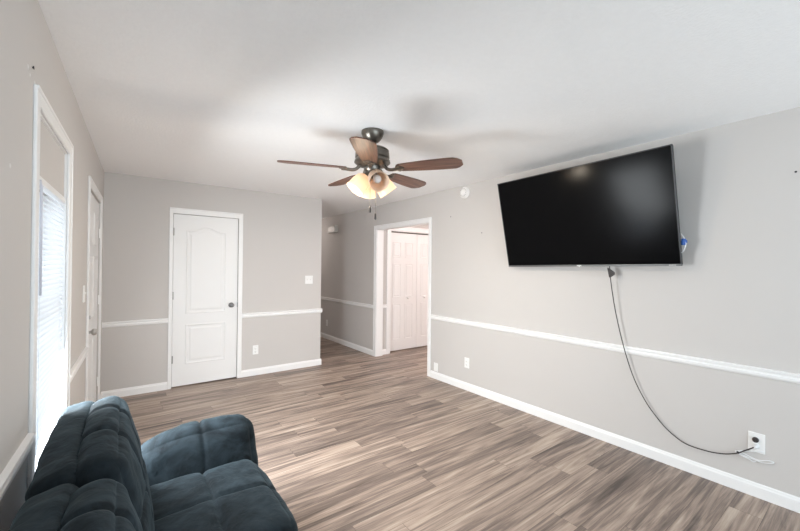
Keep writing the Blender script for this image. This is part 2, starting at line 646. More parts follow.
# casings
def casing(bm, axis, base, sign, a0, a1, ztop, w0, w1, wt, th, zbot=0.0, jamb=None, sill=False):
    """flat casing with a stepped outer lip around a0..a1 (opening edges)"""
    def bx(u0, u1, z0, z1, d0, d1, bev=0.003):
        lo, hi = sorted((base+sign*d0, base+sign*d1))
        if axis == 'x':
            add_box(bm, u0, u1, lo, hi, z0, z1, bev, 1)
        else:
            add_box(bm, lo, hi, u0, u1, z0, z1, bev, 1)
    bx(a0-w0, a0+0.004, zbot, ztop+wt, 0, th)
    bx(a1-0.004, a1+w1, zbot, ztop+wt, 0, th)
    bx(a0, a1, ztop-0.004, ztop+wt, 0, th)
    lip = 0.014
    if w0 > 0.05:
        bx(a0-w0, a0-w0+lip, zbot, ztop+wt, th-0.003, th+0.004, 0.002)
    if w1 > 0.05:
        bx(a1+w1-lip, a1+w1, zbot, ztop+wt, th-0.003, th+0.004, 0.002)
    bx(a0-w0, a1+w1, ztop+wt-lip, ztop+wt, th-0.003, th+0.004, 0.002)
    if sill:
        bx(a0-w0, a1+w1, zbot-wt, zbot, 0, th)
    if jamb:
        bx(a0, a0+0.012, zbot, ztop, -jamb, 0, 0)
        bx(a1-0.012, a1, zbot, ztop, -jamb, 0, 0)
        bx(a0, a1, ztop-0.012, ztop, -jamb, 0, 0)


bm = bm_new()
casing(bm, 'x', YB, -1, DX0-0.004, DX1+0.004, DZ, DX0-DCL-0.004, DCR-DX1-0.004, 0.064, 0.014)
struct('trim_8', bm, 'white', 'white casing around the closed two-panel door', 'door casing')
bm = bm_new()
casing(bm, 'y', 0, 1, ly(EY0), ly(EY1), EZ, 0.065, 0.07, 0.065, 0.010)
struct('trim_9', bm, 'white', 'white casing around the entry door by the corner', 'door casing', **LW)
bm = bm_new()
casing(bm, 'y', XR, -1, OY0, OY1, OZ, 0.05, 0.06, 0.058, 0.014, jamb=0.12)
casing(bm, 'y', XR+0.12, 1, OY0, OY1, OZ, 0.05, 0.042, 0.058, 0.012)
struct('trim_10', bm, 'white', 'white casing of the open doorway in the right wall', 'door casing')
bm = bm_new()
casing(bm, 'x', 5.045, -1, CX0, CX1, CZ, 0.075, 0.075, 0.075, 0.014, jamb=0.11)
struct('trim_11', bm, 'white', 'white casing around the bifold closet doors', 'door casing')
bm = bm_new()
casing(bm, 'y', 0, 1, ly(WY0), ly(WY1), WZ1, 0.05, 0.078, 0.06, 0.012, zbot=WZ0, sill=True)
struct('trim_12', bm, 'white', 'white casing around the tall window', 'window casing', **LW)


# ------------------------------------------------------------------ doors
def ring_panel(bm, poly_fn, put, steps):
    """stack of closed rings from poly_fn(inset) at given depths; last ring filled"""
    rings = []
    for ins, d in steps:
        rings.append([bm.verts.new(put(u, z, d)) for u, z in poly_fn(ins)])
    n = len(rings[0])
    for a, c in zip(rings, rings[1:]):
        for i in range(n):
            j = (i+1) % n
            bm.faces.new((a[i], a[j], c[j], c[i]))
    bm.faces.new(rings[-1])


def rect_poly(u0, u1, z0, z1):
    return lambda k: [(u0+k, z0+k), (u1-k, z0+k), (u1-k, z1-k), (u0+k, z1-k)]


def arch_poly(u0, u1, z0, z1, rise, n=24):
    def f(k):
        a, b2 = u0+k, u1-k
        pts = [(a, z0+k), (b2, z0+k)]
        for i in range(n+1):
            t = i/n
            u = b2+(a-b2)*t
            c = 2*abs(t-0.5)                       # eyebrow arch with flat shoulders
            s = 0.5*(1+math.cos(PI*min(1, c/0.86)))
            pts.append((u, z1-k+rise*s))
        return pts
    return f


STEPS = [(0, 0), (0.002, 0.004), (0.010, 0.0055), (0.017, 0.002), (0.024, -0.0), (0.040, -0.0), (0.056, 0.0045)]
STEPS_S = [(0, 0), (0.0015, 0.004), (0.007, 0.0055), (0.012, 0.002), (0.017, 0.0), (0.026, 0.0), (0.036, 0.004)]


def knob_bm(axis_m, rose=0.032, r=0.027, out=0.062):
    bm = bm_new()
    prof = [(0, 0), (rose, 0), (rose, 0.005), (rose*0.8, 0.010), (0.012, 0.014), (0.011, 0.030), (r*0.75, 0.036),
            (r, 0.046), (r*0.98, 0.055), (r*0.7, out), (0.0, out+0.001)]
    add_lathe(bm, prof, 28, axis_m)
    return bm


def hinge_bm(cx, cy, cz, axis):
    bm = bm_new()
    add_lathe(bm, [(0.0, -0.046), (0.006, -0.045), (0.006, 0.045), (0.0, 0.046)], 12, Matrix.Translation((cx, cy, cz)))
    if axis == 'x':
        add_box(bm, cx-0.008, cx+0.010, cy+0.001, cy+0.004, cz-0.044, cz+0.044)
    else:
        add_box(bm, cx-0.004, cx-0.001, cy-0.010, cy+0.008, cz-0.044, cz+0.044)
    return bm


# door_1: two-panel arch-top door in the back wall (face towards -Y)
d1 = empty('door_1', ((DX0+DX1)/2, YB, 0))
tag(d1, 'white two-panel arch-top door with round knob, closed in the back wall', 'door', kind='structure')
x0, x1 = DX0+0.004-d1.location.x, DX1-0.004-d1.location.x
bm = bm_new()
FY = 0.010
add_box(bm, x0, x1, FY, FY+0.035, 0.012, DZ-0.006, 0.002, 1)
putd = lambda u, z, d: (u, FY-d-0.0002, z)
ring_panel(bm, arch_poly(x0+0.135, x1-0.135, 0.865, 1.865, 0.055), putd, STEPS)
ring_panel(bm, rect_poly(x0+0.135, x1-0.135, 0.262, 0.738), putd, STEPS)
ob('door_slab', bm, 'door', d1)
km = Matrix.Translation((1.083-d1.location.x, FY, 0.945)) @ Matrix.Rotation(PI/2, 4, 'X')
k = ob('door_knob', knob_bm(km), 'nickel', d1, 'auto')
k['label'] = 'brushed nickel round knob'
bm = bm_new()
add_box(bm, x1-0.004, x1+0.006, FY-0.012, FY+0.001, 0.915, 0.975)
ob('latch_plate', bm, 'hinge', d1)
for z in (0.335, 1.087, 1.84):
    h = ob('hinge', hinge_bm(x0-0.001, -0.008+FY-0.006, z, 'x'), 'hinge', d1, 'auto')
    h['label'] = 'grey metal hinge'

# door_2: six-panel entry door in the left wall (face towards local +x)
d2 = empty('door_2', LWM @ Vector((0, ly((EY0+EY1)/2), 0)), AL)
tag(d2, 'white six-panel entry door with knob and deadbolt beside the window', 'door', kind='structure')
hw = (EY1-EY0)/2
bm = bm_new()
FX = -0.012
add_box(bm, FX-0.04, FX, -hw+0.004, hw-0.004, 0.012, EZ-0.006, 0.002, 1)
pute = lambda u, z, d: (FX+d+0.0002, u, z)
for za, zb in ((1.62, 1.90), (0.98, 1.52), (0.22, 0.80)):
    for ua, ub in ((-hw+0.12, -0.05), (0.05, hw-0.12)):
        ring_panel(bm, rect_poly(ua, ub, za, zb), pute, STEPS)
ob('door_slab', bm, 'door', d2)
km = Matrix.Translation((FX, -hw+0.065, 0.915)) @ Matrix.Rotation(PI/2, 4, 'Y')
k = ob('door_knob', knob_bm(km, 0.032, 0.027, 0.065), 'satin', d2, 'auto')
k['label'] = 'brushed nickel round knob'
bm = bm_new()
km = Matrix.Translation((FX, -hw+0.065, 1.03)) @ Matrix.Rotation(PI/2, 4, 'Y')
add_lathe(bm, [(0, 0), (0.029, 0), (0.029, 0.006), (0.022, 0.012), (0, 0.013)], 24, km)
add_box(bm, FX+0.010, FX+0.026, -hw+0.061, -hw+0.069, 1.015, 1.045, 0.002, 1)
k = ob('deadbolt', bm, 'satin', d2, 'auto')
for z in (0.30, 1.10, 1.75):
    ob('hinge', hinge_bm(-0.002, hw-0.002, z, 'y'), 'plastic', d2, 'auto')

# door_3: bifold closet doors, two leaves in view and two out of view behind the wall
d3 = empty('door_3', (CX0, 5.12, 0))
tag(d3, 'white panelled bifold closet doors beyond the doorway', 'door', kind='structure')


def leaf(xa, xb, knob_x):
    bm = bm_new()
    add_box(bm, xa, xb, 0.0, 0.030, 0.015, 2.045, 0.002, 1)
    w = xb-xa
    pl = lambda u, z, d: (u, -d-0.0002, z)
    for za, zb in ((1.62, 1.885), (0.93, 1.515), (0.20, 0.815)):
        for ua, ub in ((xa+0.09, xa+w/2-0.045), (xa+w/2+0.045, xb-0.09)):
            ring_panel(bm, rect_poly(ua, ub, za, zb), pl, STEPS_S)
    o = ob('door_leaf', bm, 'door', d3)
    if knob_x is not None:
        bm = bm_new()
        add_lathe(bm, [(0, 0), (0.012, 0), (0.008, 0.012), (0.017, 0.022), (0.013, 0.032), (0, 0.034)], 18,
                  Matrix.Translation((knob_x, 0, 0.91)) @ Matrix.Rotation(PI/2, 4, 'X'))
        ob('knob', bm, 'white', o, True)


leaf(0.014, 0.632, 0.430)
leaf(0.637, 1.240, 0.81)
leaf(1.255, 1.853, 1.64)
leaf(1.858, 2.480, None)
bm = bm_new()
add_box(bm, 0.013, CX1-CX0-0.013, 0.002, 0.028, 2.049, 2.061)
t = ob('track', bm, 'track', d3)
t['label'] = 'dark metal track'

# ------------------------------------------------------------------ window
w1 = empty('window_1', LWM @ Vector((0, ly((WY0+WY1)/2), WZ0)), AL)
tag(w1, 'tall narrow window in the left wall behind the closed white blind', 'window', kind='structure')
hw = (WY1-WY0)/2
wh = WZ1-WZ0
bm = bm_new()
add_box(bm, -0.149, -0.001, -hw, -hw+0.012, 0, wh)
add_box(bm, -0.149, -0.001, hw-0.012, hw, 0, wh)
add_box(bm, -0.149, -0.001, -hw, hw, wh-0.012, wh)
add_box(bm, -0.149, -0.001, -hw, hw, 0, 0.014)
ob('window_jamb', bm, 'white', w1)
HB = 1.800-WZ0                            # underside of the solid header panel
bm = bm_new()
add_box(bm, -0.10, -0.010, -hw+0.012, hw-0.012, HB, wh-0.012)
ob('window_header', bm, 'wall', w1)
bm = bm_new()
for a, c, za, zb in ((-hw+0.012, -hw+0.05, 0.014, HB), (hw-0.05, hw-0.012, 0.014, HB), (-hw+0.012, hw-0.012, 0.014, 0.06),
                     (-hw+0.012, hw-0.012, HB-0.04, HB), (-hw+0.012, hw-0.012, 0.86, 0.91)):
    add_box(bm, -0.125, -0.085, a, c, za, zb)
ob('window_frame', bm, 'white', w1)
bm = bm_new()
add_box(bm, -0.110, -0.106, -hw+0.04, hw-0.04, 0.04, HB-0.03)
ob('window_pane', bm, 'glass', w1)

# blind
bl = empty('window_blind', LWM @ Vector((-0.018, ly((WY0+WY1)/2), HB+WZ0)), AL)
tag(bl, 'white slatted blind, closed and glowing with daylight in the tall window', 'blind')
bw = hw-0.016
bm = bm_new()
add_box(bm, -0.014, 0.014, -bw, bw, -0.030, -0.001, 0.002, 1)
ob('head_rail', bm, 'white', bl)
bm = bm_new()
z = -0.045
while z > -(HB-0.05):
    a = math.radians(47)
    n = 4
    prev = None
    for i in range(n+1):
        t = -1+2*i/n
        q = Vector((math.cos(a)*0.0125*t, 0, -math.sin(a)*0.0125*t)) + Vector((math.sin(a), 0, math.cos(a)))*0.0045*(1-t*t)
        pr = (bm.verts.new((q.x, -bw, z+q.z)), bm.verts.new((q.x, bw, z+q.z)))
        if prev:
            bm.faces.new((prev[0], prev[1], pr[1], pr[0]))
        prev = pr
    z -= 0.0235
for yy in (-bw+0.12, bw-0.12):
    add_box(bm, 0.0125, 0.0135, yy-0.001, yy+0.001, -(HB-0.04), -0.03)
ob('slats', bm, 'slat', bl)
bm = bm_new()
add_box(bm, -0.012, 0.012, -bw, bw, -(HB-0.02), -(HB-0.04), 0.002, 1)
ob('bottom_rail', bm, 'white', bl)
bm = bm_new()
add_tube(bm, [(0.020, -bw+0.055, -0.025), (0.024, -bw+0.056, -0.06), (0.024, -bw+0.060, -0.48)], 0.0045, 8)
wd = ob('wand', bm, 'wand', bl, True)
wd['label'] = 'grey tilt wand'

# ------------------------------------------------------------------ wall fittings


def plate_bm(w, h, th=0.006):
    bm = bm_new()
    add_box(bm, -w/2, w/2, -th, 0, -h/2, h/2, 0.0025, 2)
    return bm


def outlet(loc, rz, label, w=0.074, h=0.120):
    o = empty('wall_outlet', loc, rz)
    tag(o, label, 'outlet', 'wall outlets')
    ob('cover_plate', plate_bm(w, h), 'plastic', o)
    for zz in (0.020, -0.020):
        bm = bm_new()
        add_lathe(bm, [(0.0166, 0.004), (0.0166, 0.0085), (0.0150, 0.0095), (0, 0.0095)], 20,
                  Matrix.Translation((0, 0, zz)) @ Matrix.Rotation(PI/2, 4, 'X'))
        r = ob('receptacle', bm, 'plastic', o, 'auto')
        bm = bm_new()
        add_box(bm, -0.0075, -0.0055, -0.0101, -0.009, zz-0.002, zz+0.008)
        add_box(bm, 0.0055, 0.0075, -0.0101, -0.009, zz-0.002, zz+0.008)
        add_lathe(bm, [(0.0025, 0.009), (0.0025, 0.0101)], 10, Matrix.Translation((0, 0, zz-0.008)) @ Matrix.Rotation(PI/2, 4, 'X'))
        ob('slots', bm, 'slot', r)
    return o


outlet((1.387, YB, 0.335), 0, 'white wall outlet on the back wall right of the closed door')
outlet((XR, 3.017, 0.322), -PI/2, 'white wall outlet low on the right wall near the doorway, nothing plugged in')
outlet((XR, 0.520, 0.345), -PI/2, 'white wall outlet with the television cord plugged into it', 0.080, 0.125)
outlet((XR, 6.804, 0.318), -PI/2, 'white wall outlet low on the hallway wall, in shade')

o = empty('light_switch', (2.122, YB, 1.255))
tag(o, 'white double light switch near the free end of the back wall', 'light switch', 'light switches')
ob('cover_plate', plate_bm(0.117, 0.118), 'plastic', o)
for dx in (-0.023, 0.023):
    bm = bm_new()
    add_box(bm, dx-0.005, dx+0.005, -0.016, -0.004, -0.004, 0.016, 0.002, 1, )
    ob('toggle', bm, 'plastic', o)
o = empty('light_switch', LWM @ Vector((0, ly(3.43), 1.235)), AL+PI/2)
tag(o, 'white light switch on the left wall between window and entry door', 'light switch', 'light switches')
ob('cover_plate', plate_bm(0.080, 0.120, 0.007), 'plastic', o)
bm = bm_new()
add_box(bm, -0.005, 0.005, -0.014, -0.004, -0.004, 0.014, 0.002, 1)
ob('toggle', bm, 'plastic', o)

o = empty('cable_plate', (XR, 3.558, 0.152), -PI/2)
tag(o, 'small blank white wall plate just above the baseboard beside the doorway', 'wall plate')
ob('cover_plate', plate_bm(0.075, 0.108), 'plastic', o)
for zz in (-0.042, 0.042):
    bm = bm_new()
    add_lathe(bm, [(0.003, 0.0055), (0.003, 0.0068)], 10, Matrix.Translation((0, 0, zz)) @ Matrix.Rotation(PI/2, 4, 'X'))
    ob('screw', bm, 'plastic', o)

o = empty('smoke_detector', (XR, 3.07, 2.350), -PI/2)
tag(o, 'round white smoke detector high on the right wall under the ceiling', 'smoke detector')
RM = Matrix.Rotation(PI/2, 4, 'X')
bm = bm_new()
add_lathe(bm, [(0.0, 0.0), (0.070, 0), (0.070, 0.012), (0.066, 0.016), (0.062, 0.017)], 40, RM)
ob('base', bm, 'plastic', o, 'auto')
bm = bm_new()
add_lathe(bm, [(0.060, 0.012), (0.058, 0.026), (0.050, 0.036), (0.030, 0.040), (0.028, 0.038), (0.016, 0.038), (0.014, 0.041), (0, 0.042)], 40, RM)
ob('cover', bm, 'plastic', o, 'auto')
bm = bm_new()
for i in range(14):
    a = 2*PI*i/14
    add_box(bm, -0.002, 0.002, -0.0385, -0.034, 0.036, 0.050, 0, 1, Matrix.Rotation(a, 4, 'Y'))
ob('vents', bm, 'slot', o)
bm = bm_new()
add_lathe(bm, [(0.005, 0.036), (0.005, 0.042), (0, 0.0425)], 12, Matrix.Translation((-0.030, 0, 0.024)) @ RM)
ob('test_button', bm, 'hinge', o)

o = empty('door_chime', (XR, 6.52, 2.175), -PI/2)
tag(o, 'white door chime box high on the shaded hallway wall', 'door chime')
bm = bm_new()
add_box(bm, -0.16, 0.16, -0.075, 0, -0.070, 0.070, 0.008, 2)
ob('housing', bm, 'beige', o)
bm = bm_new()
for zz in (-0.03, -0.015, 0.0, 0.015, 0.03):
    add_box(bm, -0.10, 0.10, -0.0765, -0.074, zz-0.003, zz+0.003)
ob('grille', bm, 'hinge', o)


def nail(M_, label):
    bm = bm_new()
    add_lathe(bm, [(0.002, 0), (0.002, 0.002), (0.006, 0.003), (0.006, 0.005), (0, 0.0055)], 12, M_)
    o = ob('wall_nail', bm, 'nail', None, 'auto')
    return tag(o, label, 'nail', 'nails left in the walls')


RY = Matrix.Rotation(-PI/2, 4, 'Y')
nail(Matrix.Translation((XR, 3.307, 2.086)) @ RY, 'small nail in the right wall left of and below the smoke detector')
nail(Matrix.Translation((XR, 2.805, 1.850)) @ RY, 'small nail in the right wall just left of the television')
nail(Matrix.Translation((XR, 0.352, 2.049)) @ RY, 'small nail high on the right wall, right of the television')
nail(LWM @ Matrix.Translation((0, ly(1.86), 2.155)) @ Matrix.Rotation(PI/2, 4, 'Y'), 'dark nail in the left wall above the corner of the window casing')
bm = bm_new()
for yy, zz, r in ((1.80, 2.13, 0.010), (1.90, 2.115, 0.008), (1.83, 2.115, 0.007), (1.605, 1.742, 0.008)):
    add_lathe(bm, [(r, 0.0), (r*0.7, 0.0012), (0, 0.0014)], 14, LWM @ Matrix.Translation((0, ly(yy), zz)) @ Matrix.Rotation(PI/2, 4, 'Y'))
o = ob('wall_patch', bm, 'spackle')
tag(o, 'specks of filler on the left wall above and before the window', 'wall patch', kind='structure')

# ------------------------------------------------------------------ ceiling fan
FXC, FYC = 1.437, 2.279
fan = empty('ceiling_fan', (FXC, FYC, H))
tag(fan, 'five-blade brown ceiling fan with four glass lamp shades', 'ceiling fan')
Z = lambda z: z-H
bm = bm_new()
add_lathe(bm, [(0.080, 0), (0.082, -0.010), (0.080, -0.024), (0.070, -0.048), (0.052, -0.072), (0.034, -0.084), (0.0, -0.086)], 40)
ob('canopy', bm, 'bronze', fan, 'auto')
bm = bm_new()
add_lathe(bm, [(0.0, -0.08), (0.013, -0.082), (0.013, -0.125), (0.030, -0.128), (0.030, -0.140), (0, -0.141)], 20)
ob('downrod', bm, 'bronze', fan, 'auto')
bm = bm_new()
add_lathe(bm, [(0.0, Z(2.318)), (0.060, Z(2.316)), (0.112, Z(2.306)), (0.122, Z(2.296)), (0.116, Z(2.286)), (0.124, Z(2.280)),
               (0.126, Z(2.245)), (0.118, Z(2.236)), (0.128, Z(2.226)), (0.132, Z(2.208)), (0.112, Z(2.190)), (0.075, Z(2.178)), (0, Z(2.177))], 48)
ob('motor_housing', bm, 'bronze', fan, 'auto')
bm = bm_new()
add_lathe(bm, [(0.0, Z(2.180)), (0.062, Z(2.178)), (0.060, Z(2.150)), (0.052, Z(2.140)), (0.055, Z(2.132)), (0.050, Z(2.110)),
               (0.030, Z(2.098)), (0.012, Z(2.090)), (0.010, Z(2.078)), (0, Z(2.074))], 36)
ob('switch_housing', bm, 'bronze', fan, 'auto')

PH = -2.269+math.radians(2.5)
PITCHB = math.radians(10.5)


def blade_mesh():
    bm = bm_new()
    r0, r1 = 0.195, 0.660
    pts = []
    n = 18
    for i in range(n+1):
        t = i/n
        r = r0+(r1-r0)*t
        w = 0.050+0.028*math.sin(PI*min(t*0.62, 0.5))
        if t > 0.86:
            s = (t-0.86)/0.14
            w *= 1-0.62*s**2.2
        if t < 0.05:
            w *= 0.8+0.2*t/0.05
        pts.append((r, w))
    top = [(r, w) for r, w in pts]
    bot = [(r, -w*1.0) for r, w in reversed(pts)]
    ring = top+bot
    vt = [bm.verts.new((r, w, 0.0035)) for r, w in ring]
    vb = [bm.verts.new((r, w, -0.0035)) for r, w in ring]
    # strips between the two edges keep the outline clean
    N2 = len(ring)
    for i in range(n):
        j = N2-1-i
        bm.faces.new((vt[i], vt[i+1], vt[j-1], vt[j]))
        bm.faces.new((vb[i], vb[j], vb[j-1], vb[i+1]))
    for i in range(N2):
        j = (i+1) % N2
        bm.faces.new((vt[i], vb[i], vb[j], vt[j]))
    return bm


def iron_mesh():
    bm = bm_new()
    # arm from the housing to the blade, then a trefoil plate under the blade
    add_tube(bm, spline([(0.095, 0, 0.020), (0.120, 0, -0.004), (0.150, 0, -0.012), (0.190, 0, -0.010), (0.225, 0, -0.009)], 5),
             [0.012]*21, 10)
    for (cx, cy, r) in ((0.225, 0, 0.020), (0.205, 0.028, 0.016), (0.205, -0.028, 0.016)):
        add_lathe(bm, [(0, -0.013), (r*0.7, -0.012), (r, -0.008), (r, -0.0037), (0, -0.0036)], 18, Matrix.Translation((cx, cy, 0)))
    add_box(bm, 0.185, 0.222, -0.030, 0.030, -0.010, -0.0037, 0.002, 1)
    return bm


blade0 = None
for k_ in range(5):
    a = PH+k_*2*PI/5
    if blade0 is None:
        b_ = ob('blade', blade_mesh(), 'blade', fan)
        i_ = ob('blade_iron', iron_mesh(), 'iron', b_, 'auto')
        i_['label'] = 'brushed metal blade bracket'
        blade0 = b_
    else:
        b_ = copy_tree(blade0, fan)
    b_.location = (0, 0, Z(2.158))
    # pitch about the blade's own length so that its trailing edge drops
    b_.rotation_euler = (Matrix.Rotation(a, 3, 'Z') @ Matrix.Rotation(-PITCHB, 3, 'X')).to_euler()

shade_prof = [(0.022, 0.0), (0.036, 0.005), (0.052, 0.022), (0.062, 0.048), (0.067, 0.080), (0.067, 0.104), (0.070, 0.124), (0.073, 0.132)]
for k_, azd in enumerate((-104, -14, 76, 166)):
    lit = k_ != 0
    az = math.radians(azd)
    tilt = math.radians(38 if lit else 58)       # from straight down towards the side
    d = Vector((math.cos(az)*math.sin(tilt), math.sin(az)*math.sin(tilt), -math.cos(tilt)))
    base = Vector((math.cos(az)*0.048, math.sin(az)*0.048, Z(2.105)))
    mt = Matrix.Translation(base) @ d.to_track_quat('Z', 'Y').to_matrix().to_4x4()
    bm = bm_new()
    elbow = [Vector((math.cos(az)*0.030, math.sin(az)*0.030, Z(2.118))), Vector((math.cos(az)*0.050, math.sin(az)*0.050, Z(2.116))), base - d*0.012, base+d*0.004]
    add_tube(bm, spline(elbow, 5), 0.009, 10)
    add_lathe(bm, [(0.012, -0.020), (0.024, -0.014), (0.027, 0.004), (0.024, 0.010), (0.020, 0.010)], 20, mt)
    arm = ob('lamp_arm', bm, 'bronze', fan, 'auto')
    bm = bm_new()
    inner = [(r-0.003, z) for r, z in reversed(shade_prof)]
    add_lathe(bm, shade_prof+inner, 36, mt, cap=False)
    sh = ob('lamp_shade', bm, 'shade_lit' if lit else 'shade_off', fan, True)
    sh['label'] = 'glowing frosted glass shade' if lit else 'unlit frosted glass shade'
    bm = bm_new()
    add_lathe(bm, [(0.0, 0.004), (0.013, 0.006), (0.014, 0.030), (0.024, 0.050), (0.030, 0.070), (0.027, 0.088), (0.015, 0.100), (0, 0.104)], 24, mt)
    ob('bulb', bm, 'bulb_lit' if lit else 'bulb_off', sh, True)
    if lit:
        pd = bpy.data.lights.new('fan_lamp', 'AREA')
        pd.shape = 'DISK'
        pd.size = 0.11
        pd.energy = 5.6
        pd.color = (1.0, 0.87, 0.70)
        po = bpy.data.objects.new('fan_lamp', pd)
        COL.objects.link(po)
        po.location = Vector((FXC, FYC, H)) + base + d*0.128
        po.rotation_euler = d.to_track_quat('-Z', 'Y').to_euler()
        gd = bpy.data.lights.new('fan_glow', 'POINT')
        gd.energy = 1.1
        gd.color = (1.0, 0.84, 0.64)
        gd.shadow_soft_size = 0.05
        go = bpy.data.objects.new('fan_glow', gd)
        COL.objects.link(go)
        go.location = Vector((FXC, FYC, H)) + base + d*0.165
for dx, dy, z0, z1 in ((-0.035, -0.030, 2.10, 1.885), (0.012, -0.030, 2.10, 1.838)):
    bm = bm_new()
    add_tube(bm, [(dx, dy, Z(z0)), (dx, dy, Z(z1))], 0.0012, 6)
    ch = ob('pull_chain', bm, 'bronze', fan)
    bm = bm_new()
    add_lathe(bm, [(0.0, Z(z1)), (0.006, Z(z1)-0.003), (0.0075, Z(z1)-0.02), (0.0075, Z(z1)-0.042), (0.004, Z(z1)-0.048), (0, Z(z1)-0.049)], 14,
              Matrix.Translation((dx, dy, 0)))
    ob('chain_fob', bm, 'cord', ch, True)

# ------------------------------------------------------------------ television
TW, TH = 1.468, 0.848
tv = empty('television', (3.060, 1.628, 1.883))
tilt = 0.22
nrm = Vector((-math.cos(tilt), 0, -math.sin(tilt)))
uu = Vector((-math.sin(tilt), 0, math.cos(tilt)))
rr = Vector((0, -1, 0))
rr, uu = rr*math.cos(0.009)+uu*math.sin(0.009), uu*math.cos(0.009)-rr*math.sin(0.009)
tv.rotation_euler = Matrix(((rr.x, uu.x, nrm.x), (rr.y, uu.y, nrm.y), (rr.z, uu.z, nrm.z))).to_euler()
tag(tv, 'large black flat television tilted forward on the right wall', 'television')
# local: x right, y up, z out of the screen
bm = bm_new()
add_box(bm, -TW/2+0.004, TW/2-0.004, -TH/2+0.004, TH/2-0.004, -0.040, -0.004, 0.004, 2)
add_box(bm, -0.36, 0.36, -0.30, 0.14, -0.068, -0.035, 0.012, 2)
ob('back_shell', bm, 'black_plastic', tv)
bm = bm_new()
bz = 0.008
add_box(bm, -TW/2, -TW/2+bz, -TH/2, TH/2, -0.012, 0.002, 0.0015, 1)
add_box(bm, TW/2-bz, TW/2, -TH/2, TH/2, -0.012, 0.002, 0.0015, 1)
add_box(bm, -TW/2, TW/2, TH/2-bz, TH/2, -0.012, 0.002, 0.0015, 1)
ob('bezel', bm, 'bezel', tv)
bm = bm_new()
add_box(bm, -TW/2, TW/2, -TH/2, -TH/2+0.015, -0.014, 0.004, 0.002, 2)
c = ob('chin', bm, 'bezel_strip', tv)
c['label'] = 'silver strip along the lower edge'
bm = bm_new()
add_box(bm, -0.020, 0.020, -TH/2+0.004, -TH/2+0.012, 0.004, 0.0048, 0.0003, 1)
add_box(bm, -0.006, 0.006, -TH/2-0.004, -TH/2+0.004, 0.000, 0.0045, 0.001, 1)
ob('badge', bm, 'plastic', tv)
bm = bm_new()
for i in range(5):
    add_box(bm, TW/2-0.075+i*0.009, TW/2-0.070+i*0.009, -TH/2+0.005, -TH/2+0.010, 0.004, 0.0047)
ob('corner_mark', bm, 'plastic', tv)
bm = bm_new()
add_box(bm, -TW/2+bz-0.001, TW/2-bz+0.001, -TH/2+0.014, TH/2-bz+0.001, -0.006, -0.0005)
ob('screen', bm, 'screen', tv)
# wall mount: rail plate on the wall with two tilting arms that carry the screen
tv_m = Matrix.LocRotScale(tv.location, tv.rotation_euler, None)
bm = bm_new()
add_box(bm, -0.012, 0, -0.33, 0.33, -0.13, 0.13, 0.002, 1)
wm = ob('mounting_rail', bm, 'bracket', None, False, (XR, 1.63, 1.85))
tag(wm, 'black steel mounting rail on the wall behind the television', 'mounting rail')
itv = tv_m.inverted()
for yy in (-0.25, 0.25):
    for ty in (0.10, -0.06):
        bm = bm_new()
        pw = tv_m @ Vector((yy, ty, -0.066))
        add_tube(bm, [itv @ pw, itv @ Vector((XR-0.028, pw.y, 1.85+ty*0.9))], 0.012, 8)
        ob('tilt_arm', bm, 'bracket', tv)

# blue tag at the screen's right side
bm = bm_new()
add_box(bm, 3.138, 3.146, 0.866, 0.893, 1.622, 1.668, 0.003, 2)
add_box(bm, 3.141, 3.144, 0.858, 0.870, 1.636, 1.656, 0.001, 1)
ht = empty('cable_tag', (3.14, 0.88, 1.70))
tag(ht, 'small blue tag hanging at the right edge of the television', 'tag')
for v in bm.verts:
    v.co -= Vector((3.14, 0.88, 1.70))
ob('tag_body', bm, 'blue', ht)
bm = bm_new()
add_tube(bm, [Vector(p)-Vector((3.14, 0.88, 1.70)) for p in spline([(3.145, 0.905, 1.71), (3.142, 0.890, 1.695), (3.142, 0.872, 1.66), (3.143, 0.868, 1.625), (3.150, 0.880, 1.585), (3.155, 0.905, 1.56)], 6)], 0.003, 8)
t = ob('tie', bm, 'white_cord', ht, True)
t['label'] = 'white plastic tie'

# power cord from the television to the outlet
pc = empty('power_cord', (XR, 0.52, 0.325))
tag(pc, 'dark power cord hanging from the television down to the outlet', 'cord')
off = Vector(pc.location)
pts = [(3.212, 1.390, 1.500), (3.186, 1.390, 1.459), (3.19, 1.373, 1.279), (3.205, 1.341, 1.052), (3.212, 1.284, 0.801), (3.222, 1.22, 0.592), (3.226, 1.144, 0.44),
       (3.228, 1.076, 0.346), (3.230, 0.994, 0.261), (3.232, 0.892, 0.203), (3.234, 0.778, 0.196), (3.234, 0.687, 0.211),
       (3.234, 0.616, 0.242), (3.230, 0.572, 0.279), (3.222, 0.538, 0.310), (3.215, 0.522, 0.326)]
bm = bm_new()
add_tube(bm, [p-off for p in spline(pts, 8)], 0.0037, 8)
ob('cable', bm, 'cord', pc, True)
bm = bm_new()
# triangular connector block just under the screen
q = [Vector((3.170, 1.400, 1.462)), Vector((3.176, 1.350, 1.425)), Vector((3.178, 1.348, 1.405)), Vector((3.180, 1.388, 1.378))]
for s in (-0.011, 0.011):
    pass
va = [bm.verts.new(p+Vector((-0.011, 0, 0))-off) for p in q]
vb = [bm.verts.new(p+Vector((0.011, 0, 0))-off) for p in q]
bm.faces.new(va)
bm.faces.new(list(reversed(vb)))
for i in range(4):
    j = (i+1) % 4
    bm.faces.new((va[i], vb[i], vb[j], va[j]))
bmesh.ops.bevel(bm, geom=bm.edges[:], offset=0.003, segments=2, affect='EDGES')
ob('connector', bm, 'cord', pc)
bm = bm_new()
PM = Matrix.Translation((XR-0.0095, 0.520, 0.325)-off if False else Vector((XR-0.0095, 0.520, 0.325))-off) @ RY
add_lathe(bm, [(0.015, 0.0), (0.015, 0.012), (0.011, 0.022), (0.006, 0.034), (0.0, 0.036)], 18, PM)
ob('plug', bm, 'white_cord', pc, 'auto')

